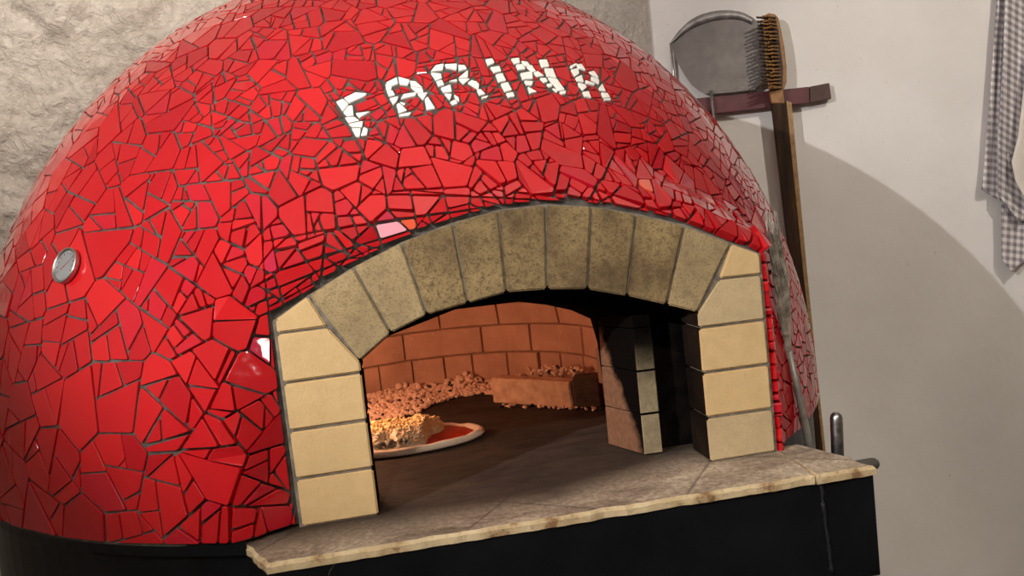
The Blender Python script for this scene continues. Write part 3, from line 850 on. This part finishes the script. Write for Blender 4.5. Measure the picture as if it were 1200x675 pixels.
# --- thermometer
tp = px_to_uv((83, 313)); T0 = surf(*tp); TN = surf_n(*tp)
tz = np.array([0, 0, 1.]); tx = np.cross(tz, TN); tx /= np.linalg.norm(tx); ty = np.cross(TN, tx)
def TP(a, b_, h): return T0 + tx*a + ty*b_ + TN*(h*.62 + .0022)
def lathe(prof_, n=40):
    bm = bmesh.new(); rs = []
    for r, h in prof_:
        if r < 1e-6: rs.append([bm.verts.new(TP(0, 0, h))])
        else: rs.append([bm.verts.new(TP(r*math.cos(2*math.pi*k/n), r*math.sin(2*math.pi*k/n), h)) for k in range(n)])
    for a, b_ in zip(rs, rs[1:]):
        for k in range(n):
            if len(a) == 1: bm.faces.new((a[0], b_[k], b_[(k+1) % n]))
            elif len(b_) == 1: bm.faces.new((a[k], a[(k+1) % n], b_[0]))
            else: bm.faces.new((a[k], a[(k+1) % n], b_[(k+1) % n], b_[k]))
    return bm
TR = .0275
TH = frombm('thermometer', lathe([(TR*.88, 0), (TR, .001), (TR, .012), (TR*.99, .0145), (TR*.94, .0155), (TR*.88, .0140), (TR*.86, .0085), (TR*.80, .0080), (0, .0080)]), STEEL, OVEN, True)
TH['label'] = 'round steel thermometer gauge set in the mosaic'
frombm('dial', lathe([(TR*.82, .0082), (TR*.82, .0088), (0, .0088)]), DIAL, TH)
bm = bmesh.new()
for k in range(11):
    a = math.radians(-120+24*k); c, s_ = math.sin(a), math.cos(a)
    def q(r, t): return bm.verts.new(TP(r*c + t*s_, r*s_ - t*c, .0090))
    bm.faces.new((q(TR*.60, -.0006), q(TR*.76, -.0006), q(TR*.76, .0006), q(TR*.60, .0006)))
frombm('dial_marks', bm, INK, TH)
bm = bmesh.new(); a = math.radians(52); c, s_ = math.sin(a), math.cos(a)
pts = [(-.010, -.0011), (.0195, -.0004), (.0195, .0004), (-.010, .0011)]
A = [bm.verts.new(TP(r*c+t*s_, r*s_-t*c, .0096)) for r, t in pts]; B = [bm.verts.new(TP(r*c+t*s_, r*s_-t*c, .0104)) for r, t in pts]
bm.faces.new(A); bm.faces.new(B[::-1])
for i in range(4): bm.faces.new((A[i], B[i], B[(i+1) % 4], A[(i+1) % 4]))
frombm('needle', bm, NEEDLE, TH)
frombm('glass', lathe([(TR*.87, .0120), (TR*.6, .0128), (0, .0132)]), GLASS, TH, True)

# --- steel pegs at the right end of the hearth
pb = on_y((982, 540), .035); pt_ = on_y((980, 490), .035)
bm = bmesh.new(); tube(bm, [(pb[0], .035, -.10), (pb[0], .035, pb[2]), (pt_[0], .035, pt_[2])], .0095, 16, True, True)
pg = frombm('steel_peg', bm, STEEL_D, OVEN, True); pg['label'] = 'upright steel rod with a rounded top'
pe = on_y((1021, 544), -.03)
bm = bmesh.new(); tube(bm, [(pe[0]-.09, -.03, pe[2]), (pe[0]-.004, -.03, pe[2]), (pe[0]+.003, -.03, pe[2])], .0090, 16, True, True)
frombm('capped_bar', bm, RUBBER, OVEN, True)
bm = bmesh.new(); box(bm, (pb[0]-.12, .028, -.115), (pb[0]+.012, .042, -.095)); frombm('peg_bracket', bm, BLACK, OVEN)

# ------------------------------------------------------------------ things in the oven
# long brick and darker-coloured short brick against the chamber wall
def loose_brick(name, a, b_, depth, h, mat, label):
    a, b_ = np.array(a), np.array(b_); e = (b_-a)/np.linalg.norm(b_-a); n_ = np.array([-e[1], e[0]])
    bm = bmesh.new(); prism(bm, [tuple(a), tuple(b_), tuple(b_+n_*depth), tuple(a+n_*depth)], .0008, h, 2)
    bmesh.ops.subdivide_edges(bm, edges=bm.edges, cuts=3, use_grid_fill=True)
    bevel(bm, .003, 1, [e_ for e_ in bm.edges if len(e_.link_faces) == 2 and e_.calc_face_angle(0) > .5])
    for v in bm.verts: v.co += Vector((.0025*noise.noise(v.co*25), .0025*noise.noise(v.co*25+Vector((3, 0, 0))), .002*noise.noise(v.co*30) if v.co.z > .01 else 0))
    o = frombm(name, bm, mat); return tag(o, label, 'brick')
loose_brick('firebrick', (-.006, .593), (.136, .440), .036, .056, LEDGE, 'long pale brick lying against the back wall inside the oven')
loose_brick('firebrick', (.141, .437), (.192, .418), .045, .064, LEDGE_D, 'short dark brick inside the oven beside the mouth jamb')

# ash bank: uncountable crumbs along the wall
V = []; F = []; FM = []
ico = bmesh.new(); bmesh.ops.create_icosphere(ico, subdivisions=1, radius=1)
IV = [v.co.copy() for v in ico.verts]; IF = [[v.index for v in f.verts] for f in ico.faces]; ico.free()
def crumb(c, r, mi, sq=1.0):
    b0 = len(V); sd = rng.random()*50
    ax = Vector((rng.uniform(.7, 1.3), rng.uniform(.7, 1.3), rng.uniform(.55, 1.0)*sq))
    R_ = Matrix.Rotation(rng.random()*6.28, 3, 'Z') @ Matrix.Rotation(rng.gauss(0, .4), 3, 'X')
    for v in IV:
        k = 1 + .35*noise.noise(v*1.6 + Vector((sd, sd, 0)))
        q = R_ @ Vector((v.x*ax.x, v.y*ax.y, v.z*ax.z))*r*k; V.append((c[0]+q.x, c[1]+q.y, max(c[2]+q.z, .0008)))
    for f in IF: F.append(tuple(b0+i for i in f)); FM.append(mi)
for _ in range(2200):
    a = math.radians(rng.uniform(50, 172)); t = rng.random()**.8
    if a < math.radians(66) and rng.random() < .5: continue
    wd = .09 + .12*min(1, max(0, (math.degrees(a)-72)/30))
    hh = .036 if a > math.radians(70) else .034
    rr = CR - .012 - wd*t; x, y = CCX+rr*math.cos(a), CCY+rr*math.sin(a)
    hmax = hh*(1-t)**.75*(.7+.5*noise.noise((a*5, 1, 2)))
    if x > .0 and y < .62+.3*abs(x-.06) and t > .3: continue
    r = rng.uniform(.003, .0095)*(1.15-.4*t)
    inside_b = False
    for (ax_, ay_), (bx_, by_), dp_ in (((-.006, .593), (.136, .440), .036), ((.141, .437), (.192, .418), .045)):
        L_ = math.hypot(bx_-ax_, by_-ay_); ex_, ey_ = (bx_-ax_)/L_, (by_-ay_)/L_
        s1_, s2_ = (x-ax_)*ex_+(y-ay_)*ey_, -(x-ax_)*ey_+(y-ay_)*ex_
        if -.012 < s1_ < L_+.012 and -.012 < s2_ < dp_+.012: inside_b = True
    if inside_b: continue
    crumb((x, y, max(.004, hmax*rng.uniform(.35, 1)+.003)), r, 1 if rng.random() < .03 else 0)
for _ in range(60): # crumbs on the ledge behind the long brick and around the dark brick
    t = rng.random(); x = .085+.10*t; y = .60-.09*t+rng.uniform(0, .02)
    crumb((x, y, .045+rng.uniform(.004, .022)), rng.uniform(.003, .007), 1 if rng.random() < .15 else 0)
for _ in range(60):
    t = rng.random(); x = .0+.19*t; y = .575-.165*t-rng.uniform(0, .03)
    crumb((x, y, .003), rng.uniform(.002, .006), 1 if rng.random() < .3 else 0)
o = mesh('ash_bank', V, F, [ASH, CHAR], fm=FM); tag(o, 'bank of pale crumbly wood ash along the brick wall inside the oven', 'ash', kind='stuff')

# pizza
PCX, PCY, PR, PQ = -.200, .350, .145, .54
PZ = empty('pizza', (PCX, PCY, .0), 'topped pizza baking on the dark hearth just behind the left brick pillar', 'pizza')
DOUGH = noisy('pale_dough', (.70, .52, .40), (.84, .68, .55), 30, .7, .2, .003)
SAUCE = noisy('tomato_sauce', (.38, .015, .008), (.58, .035, .014), 70, .35, .5, .003)
CHEESE = noisy('grated_cheese', (.86, .60, .27), (.93, .74, .44), 60, .55, .2, .002)
CHEESE_P = noisy('pale_cheese', (.74, .60, .42), (.84, .72, .54), 60, .55, .3, .003)
MUSH = noisy('grey_mushroom', (.16, .145, .12), (.28, .26, .22), 60, .6, .3, .003)
bm = bmesh.new(); n = 72
prof_p = [(0, .001), (.86, .001), (.97, .0025), (1.0, .007), (.985, .0125), (.95, .0155), (.90, .0140), (.86, .0095), (0, .0085)]
rs = []
for r, z in prof_p:
    if r == 0: rs.append([bm.verts.new((PCX, PCY, z))]); continue
    rs.append([])
    for k in range(n):
        a = 2*math.pi*k/n; rr = PR*r*(1+.025*noise.noise((math.cos(a)*1.5, math.sin(a)*1.5, 4)) + .008*noise.noise((math.cos(a)*7, math.sin(a)*7, 4)))
        rs[-1].append(bm.verts.new((PCX+rr*math.cos(a), PCY+PQ*rr*math.sin(a), z*(1+.18*noise.noise((math.cos(a)*4, math.sin(a)*4, r))) if z > .002 else z)))
for a, b_ in zip(rs, rs[1:]):
    for k in range(n):
        if len(a) == 1: bm.faces.new((a[0], b_[(k+1) % n], b_[k]))
        elif len(b_) == 1: bm.faces.new((a[k], a[(k+1) % n], b_[0]))
        else: bm.faces.new((a[k], a[(k+1) % n], b_[(k+1) % n], b_[k]))
frombm('crust', bm, DOUGH, PZ, True)
bm = bmesh.new(); rs = [[bm.verts.new((PCX, PCY, .0125))]]
for r in (.3, .6, .82, .885, .90):
    rs.append([])
    for k in range(n):
        a = 2*math.pi*k/n; rr = PR*r*(1+.05*noise.noise((math.cos(a)*3, math.sin(a)*3, 14)))
        x, y = PCX+rr*math.cos(a), PCY+PQ*rr*math.sin(a)
        rs[-1].append(bm.verts.new((x, y, (.0135 + .003*noise.noise((x*60, y*60, 0))) if r < .88 else .0085)))
for a, b_ in zip(rs, rs[1:]):
    for k in range(n):
        if len(a) == 1: bm.faces.new((a[0], b_[k], b_[(k+1) % n]))
        else: bm.faces.new((a[k], b_[k], b_[(k+1) % n], a[(k+1) % n]))
frombm('tomato_sauce', bm, SAUCE, PZ, True)
V = []; F = []; FM = []; gid = {}
def heap(x, y):
    t = math.hypot((x-PCX)/(PR*.90), (y-PCY)/(PR*PQ*.90))
    lim = .062 + .45*(y-PCY) + .022*noise.noise((x*30, y*30, 5))
    k = min(1, max(0, (1-t)/.42))*min(1, max(0, (lim-(x-PCX))/.016))
    if math.hypot(x+.232, y-.298) < .018: k *= .35
    if k <= 0: return 0
    bl = 1-abs(noise.noise((x*70, y*70, 2))); bl2 = 1-abs(noise.noise((x*150, y*150, 7)))
    return (.005 + .019*(.75+.55*noise.noise((x*24, y*24, 9))) + .008*bl + .0055*bl2)*k**.7
NXc, NYc = 150, 90
for i in range(NXc+1):
    for j in range(NYc+1):
        x = PCX-PR+2*PR*i/NXc; y = PCY-PR*PQ+2*PR*PQ*j/NYc
        gid[i, j] = len(V); h = heap(x, y)
        V.append((x+.0022*noise.noise((x*140, y*140, 3)), y+.0022*noise.noise((x*140, y*140, 13)), (.0125+h) if h > 0 else .0095))
for i in range(NXc):
    for j in range(NYc):
        q = [gid[i, j], gid[i+1, j], gid[i+1, j+1], gid[i, j+1]]
        if max(V[k][2] for k in q) > .0126:
            F.append(q); cx_ = V[q[0]]; FM.append(1 if (cx_[0] < -.16+.02*noise.noise((cx_[0]*40, cx_[1]*40, 1)) and cx_[1] < .325) else 0)
def shred(c, L, r0, mi):
    b0 = len(V); yaw, pit = rng.random()*6.28, rng.gauss(.25, .3)
    d = Vector((math.cos(yaw)*math.cos(pit), math.sin(yaw)*math.cos(pit), math.sin(pit))); u_ = d.orthogonal().normalized(); w_ = d.cross(u_)
    bend = rng.uniform(-.3, .3)*L
    for k in range(5):
        t = k/4-.5; rr = r0*(.45 if k in (0, 4) else 1)
        q = Vector(c) + d*L*t + u_*bend*(.25-t*t)
        for m2 in range(5):
            a = 2*math.pi*m2/5; e_ = q + rr*(math.cos(a)*u_+math.sin(a)*w_); V.append(tuple(e_))
    for k in range(4):
        for m2 in range(5): F.append((b0+k*5+m2, b0+k*5+(m2+1) % 5, b0+(k+1)*5+(m2+1) % 5, b0+(k+1)*5+m2)); FM.append(mi)
    F.append(tuple(b0+m2 for m2 in range(5))[::-1]); FM.append(mi); F.append(tuple(b0+20+m2 for m2 in range(5))); FM.append(mi)
for _ in range(900):
    a = rng.random()*6.283; t = math.sqrt(rng.random()); x, y = PCX+PR*.86*t*math.cos(a), PCY+PQ*PR*.86*t*math.sin(a)
    h = heap(x, y)
    if h < .004: continue
    shred((x, y, .0125+h+.0005), rng.uniform(.007, .014), rng.uniform(.0013, .0021), 1 if (x < -.165 and y < .32 and rng.random() < .7) else 0)
mesh('grated_cheese', V, F, [CHEESE, CHEESE_P], PZ, FM, smooth=True)
V = []; F = []; FM = []
for k in range(7):
    crumb((-.240+.0075*k+rng.uniform(-.003, .003), .294+rng.uniform(-.005, .008)-.001*k, .019+rng.uniform(0, .006)), rng.uniform(.007, .010), 0)
mesh('mushroom_pieces', V, F, [MUSH], PZ, FM, smooth=True)

# ------------------------------------------------------------------ tools on the right wall
# wall rack bar
def wall_px(p, off): return on_wall(p, off)
BAR_OFF = .045
RK = empty('tool_rack', tuple(wall_px((900, 113), 0)), 'maroon painted bar fixed across the right wall holding the tools', 'rack')
def wall_box(bm, pxs, off0, off1):
    """prism whose front face has the picture corners pxs at distance off1 from the wall, back at off0"""
    Fp = [wall_px(p, off1) for p in pxs]; Bp = [q + WN*(off1-off0) for q in Fp]
    A = [bm.verts.new(q) for q in Fp]; B = [bm.verts.new(q) for q in Bp]; n = len(A)
    bm.faces.new(A); bm.faces.new(B[::-1])
    for i in range(n): bm.faces.new((A[i], B[i], B[(i+1) % n], A[(i+1) % n]))
bm = bmesh.new(); wall_box(bm, [(780, 119), (948.5, 101.5), (949, 120.5), (782, 140)], .02, BAR_OFF); bevel(bm, .002, 1)
frombm('bar', bm, MAROON, RK)
bm = bmesh.new(); wall_box(bm, [(949, 101.5), (972, 97), (974.5, 115.5), (949.5, 120.5)], .006, BAR_OFF-.004); bevel(bm, .002, 1)
frombm('end_block', bm, BARWOOD, RK)
for p in ((800, 130), (935, 112)):
    bm = bmesh.new(); c = wall_px(p, 0); tube(bm, [c, c-WN*.03], .008, 10); frombm('standoff', bm, STEEL_D, RK, True)

# peel: round blade with a raised rim
PLO = .055
pl_px = [(785.6, 50.5), (789, 45), (797, 34.5), (809, 23.5), (823, 16.5), (839, 12.8), (855, 12), (870, 14.5), (882, 20.5), (893, 30), (902, 45), (905, 62), (901, 82), (893, 97), (884, 105), (855, 108.5), (828, 110.5), (819, 106), (810, 98.5), (803, 89), (795.5, 76), (790, 63)]
PE = empty('pizza_peel', tuple(wall_px((850, 165), PLO)), 'round grey metal pizza peel standing behind the maroon rack bar', 'peel')
bm = bmesh.new(); wall_box(bm, pl_px, PLO-.003, PLO)
frombm('blade', bm, ALU, PE)
V = []; F = []
top = pl_px[0:9]
inner = [(787, 51.2), (792, 47.8), (800.5, 41), (812, 33.5), (826, 27.5), (840, 24), (855, 22.8), (869, 24), (881, 29)]
n = len(top)
def smooth_poly(ps, k=4):
    out = []
    for i in range(len(ps)-1):
        p0, p1, p2, p3 = [np.array(ps[max(0, min(len(ps)-1, j))]) for j in (i-1, i, i+1, i+2)]
        for t in np.linspace(0, 1, k+1)[:-1]: out.append(.5*((2*p1)+(-p0+p2)*t+(2*p0-5*p1+4*p2-p3)*t*t+(-p0+3*p1-3*p2+p3)*t**3))
    return out + [np.array(ps[-1])]
T_, I_ = smooth_poly(top), smooth_poly(inner); n = len(T_)
for i in range(n):
    a, c = wall_px(T_[i], PLO+.003), wall_px(I_[i], PLO+.001)
    mid = wall_px((T_[i]*.62+I_[i]*.38), PLO+.012); mid2 = wall_px((T_[i]*.30+I_[i]*.70), PLO+.010)
    V += [a + WN*.005, a, mid, mid2, c, c + WN*.004]
for i in range(n-1):
    for j in range(6): F.append((i*6+j, i*6+(j+1) % 6, (i+1)*6+(j+1) % 6, (i+1)*6+j))
F.append((0, 1, 2, 3, 4, 5)); F.append(tuple((n-1)*6+j for j in range(6))[::-1])
o = mesh('blade_rim', V, F, ALU_L, PE, smooth=True)
bm = bmesh.new(); pa, pb2 = wall_px((833, 106), PLO+.012), wall_px((858, 330), PLO+.012)
tube(bm, [pa, pb2], .0065, 12); frombm('handle', bm, STEEL, PE, True)
bm = bmesh.new(); pa, pb2 = wall_px((786, 50), .03), wall_px((793, 130), .03)
tube(bm, [pa, pb2], .005, 10); o = frombm('tool_rod', bm, STEEL, None, True); tag(o, 'thin pale rod hanging left of the round peel', 'rod')

# oven brush: flat wooden head full of bristles on a long plank handle
BRO = .085
hd_px = [(884, 24), (887, 18), (893, 15.5), (901, 15), (908, 17), (912, 21), (915, 34), (919, 55), (922, 78), (922, 96), (919, 105), (912, 109), (903, 109.5), (896, 107), (892, 98), (889, 78), (886, 50)]
BR = empty('oven_brush', tuple(wall_px((965, 540), BRO)), 'long handled wire oven brush hanging bristles outward in front of the rack', 'brush')
blk = [(896, 17.5), (901, 15), (908, 16), (912.5, 21), (915.5, 34), (919.5, 55), (922, 78), (922, 96), (919, 105), (912, 109), (905, 109), (901, 98), (898, 70), (896, 40)]
bm = bmesh.new(); wall_box(bm, blk, BRO-.024, BRO); bevel(bm, .004, 2)
frombm('head_block', bm, WOOD_B, BR)
bm = bmesh.new(); wall_box(bm, [(898, 19), (908, 18.5), (912, 36), (917.5, 80), (917, 104), (907, 106), (903, 98), (899.5, 60)], BRO, BRO+.004)
frombm('bristle_pad', bm, WOOD_D, BR)
bd = np.array([-.88, -.47, .0]); bd /= np.linalg.norm(bd)
bmA = bmesh.new(); bmB = bmesh.new()
rows = 20
for r in range(rows):
    f = (r+.5)/rows; yl = 19 + (105-19)*f
    xl = 898.5 + 6*f; xr = 910.5 + 7*f
    for c in range(5):
        g = (c+.5)/5; p = (xl+(xr-xl)*g + rng.uniform(-.3, .3), yl - 2.0*(g-.5) + rng.uniform(-.3, .3))
        b0 = wall_px(p, BRO+.004)
        e = b0 + bd*((.066-.026*g)*rng.uniform(.95, 1.03)) + np.array([0, 0, rng.gauss(0, .0015)])
        dk = g < .35 or rng.random() < .06
        tube(bmB if dk else bmA, [b0, b0*.6+e*.4, b0*.2+e*.8, e], [.0024, .0030, .0034, .0036], 6)
o = frombm('wire_bristles', bmA, BRISTLE, BR); o['kind'] = 'stuff'
o = frombm('blackened_bristles', bmB, BRISTLE_D, BR); o['kind'] = 'stuff'
bm = bmesh.new(); wall_box(bm, [(901.5, 104), (917.5, 104), (920, 121), (904.5, 121)], BRO-.02, BRO-.002); bevel(bm, .002, 1); frombm('ferrule', bm, WOOD_B, BR)
bm = bmesh.new(); wall_box(bm, [(904.5, 118), (921.5, 118), (942, 325), (954, 430), (968, 560), (957, 560), (944, 430), (929, 330)], BRO-.030, BRO-.004); bevel(bm, .002, 1)
frombm('handle', bm, WOOD_H, BR)
bm = bmesh.new(); wall_box(bm, [(921.5, 118), (927.5, 120), (946.5, 325), (957, 430), (971, 560), (968, 560), (954, 430), (942, 325)], BRO-.030, BRO-.006)
frombm('handle_edge', bm, WOOD_L, BR)

# grey fibre broom leaning between dome and brush handle
BMY = .165
q1, q2, q3 = on_y((925, 412), BMY), on_y((938, 470), BMY), on_y((952, 540), BMY)
GB = empty('fibre_broom', (float(q3[0]), float(q3[1]), ZF), 'steel tube handled broom with ragged grey fibres leaning by the dome', 'broom')
bm = bmesh.new(); q4 = q3+(q3-q2)/(q3[2]-q2[2])*(ZF+.004-q3[2])
tube(bm, [q1, q2, q3, q4], [.0055, .0062, .0068, .0068], 14); frombm('handle', bm, GALV, GB, True)
bm = bmesh.new()
for k in range(150):
    f = rng.random(); g = rng.gauss(0, .5)
    tip_t = rng.random()
    mid_px = np.array([914 + 6*f, 330 + rng.uniform(-10, 30)]); top_px = np.array([895 + 15*f + 10*tip_t, 246 + 85*tip_t]); base_px = np.array([923.5+3*f, 420])
    yy = BMY + rng.gauss(0, .005)
    P0, P1, P2 = on_y(base_px, BMY), on_y(mid_px + (f-.5)*np.array([9, 0]), yy), on_y(top_px, yy+rng.gauss(0, .006))
    tube(bm, [P0, (P0+P1)/2, P1, (P1+P2)/2, P2], [.0016, .0016, .0014, .0012, .0006], 5)
o = frombm('fibres', bm, STRAW, GB); o['kind'] = 'stuff'

# ------------------------------------------------------------------ cloths at the right edge
def cloth(name, sheets, mat, label, off):
    V = []; F = []; UV = []
    for left, right, nu, nv, wav, ph, o_ in sheets:
        b0 = len(V)
        def along(pl, t):
            pl = [np.array(p, float) for p in pl]; Ls = [np.linalg.norm(b_-a) for a, b_ in zip(pl, pl[1:])]; T = t*sum(Ls)
            for a, b_, L in zip(pl, pl[1:], Ls):
                if T <= L+1e-9: return a+(b_-a)*(T/L)
                T -= L
            return pl[-1]
        for j in range(nv+1):
            l, r = along(left, j/nv), along(right, j/nv)
            for i in range(nu+1):
                u = i/nu; p = l+(r-l)*u
                d = o_ + wav*math.sin(ph + u*7.5 + .8*math.sin(j/nv*2.2)) + .3*wav*noise.noise((u*4, j/nv*5, ph))
                V.append(wall_px(p, off+d))
                UV.append(((p[0]*1.0 + j/nv*6*math.sin(ph))/340*.85 + ph*.07, p[1]/345*.8 - p[0]*(.10 + .35*(ph > 1.5))/345))
        for j in range(nv):
            for i in range(nu): F.append((b0+j*(nu+1)+i, b0+j*(nu+1)+i+1, b0+(j+1)*(nu+1)+i+1, b0+(j+1)*(nu+1)+i))
    o = mesh(name, V, F, mat, smooth=True)
    ul = o.data.uv_layers.new(name='UVMap')
    for lp in o.data.loops: ul.data[lp.index].uv = UV[lp.vertex_index]
    md = o.modifiers.new('thickness', 'SOLIDIFY'); md.thickness = .003; md.offset = 0
    return tag(o, label, 'towel')
cloth('hand_towel', [
    ([(1170, -40), (1168, 5), (1160, 110), (1153, 196), (1150, 222)], [(1186, -40), (1182, 5), (1178, 110), (1174, 200), (1173.5, 237)], 14, 60, .012, 0.3, .0),
    ([(1180, -40), (1176, 60), (1170, 160), (1170, 228), (1195, 260)], [(1260, -40), (1255, 60), (1250, 160), (1248, 225), (1236, 245)], 30, 60, .024, 2.0, .036),
    ([(1173, 180), (1173.5, 250), (1174, 304), (1186, 319)], [(1240, 180), (1236, 240), (1232, 268), (1226, 282)], 20, 40, .010, 1.1, .012)],
    GING, 'grey and white gingham cloth hanging in folds at the right edge', .035)
cloth('cream_cloth', [
    ([(1206, 60), (1199, 110), (1193, 160), (1185.5, 190), (1190, 212), (1200, 231)], [(1275, 60), (1270, 110), (1268, 160), (1266, 200), (1262, 225), (1255, 245)], 20, 40, .010, .8, 0)],
    CLOTH_W, 'plain cream cloth hanging in front of the gingham towel', .095)
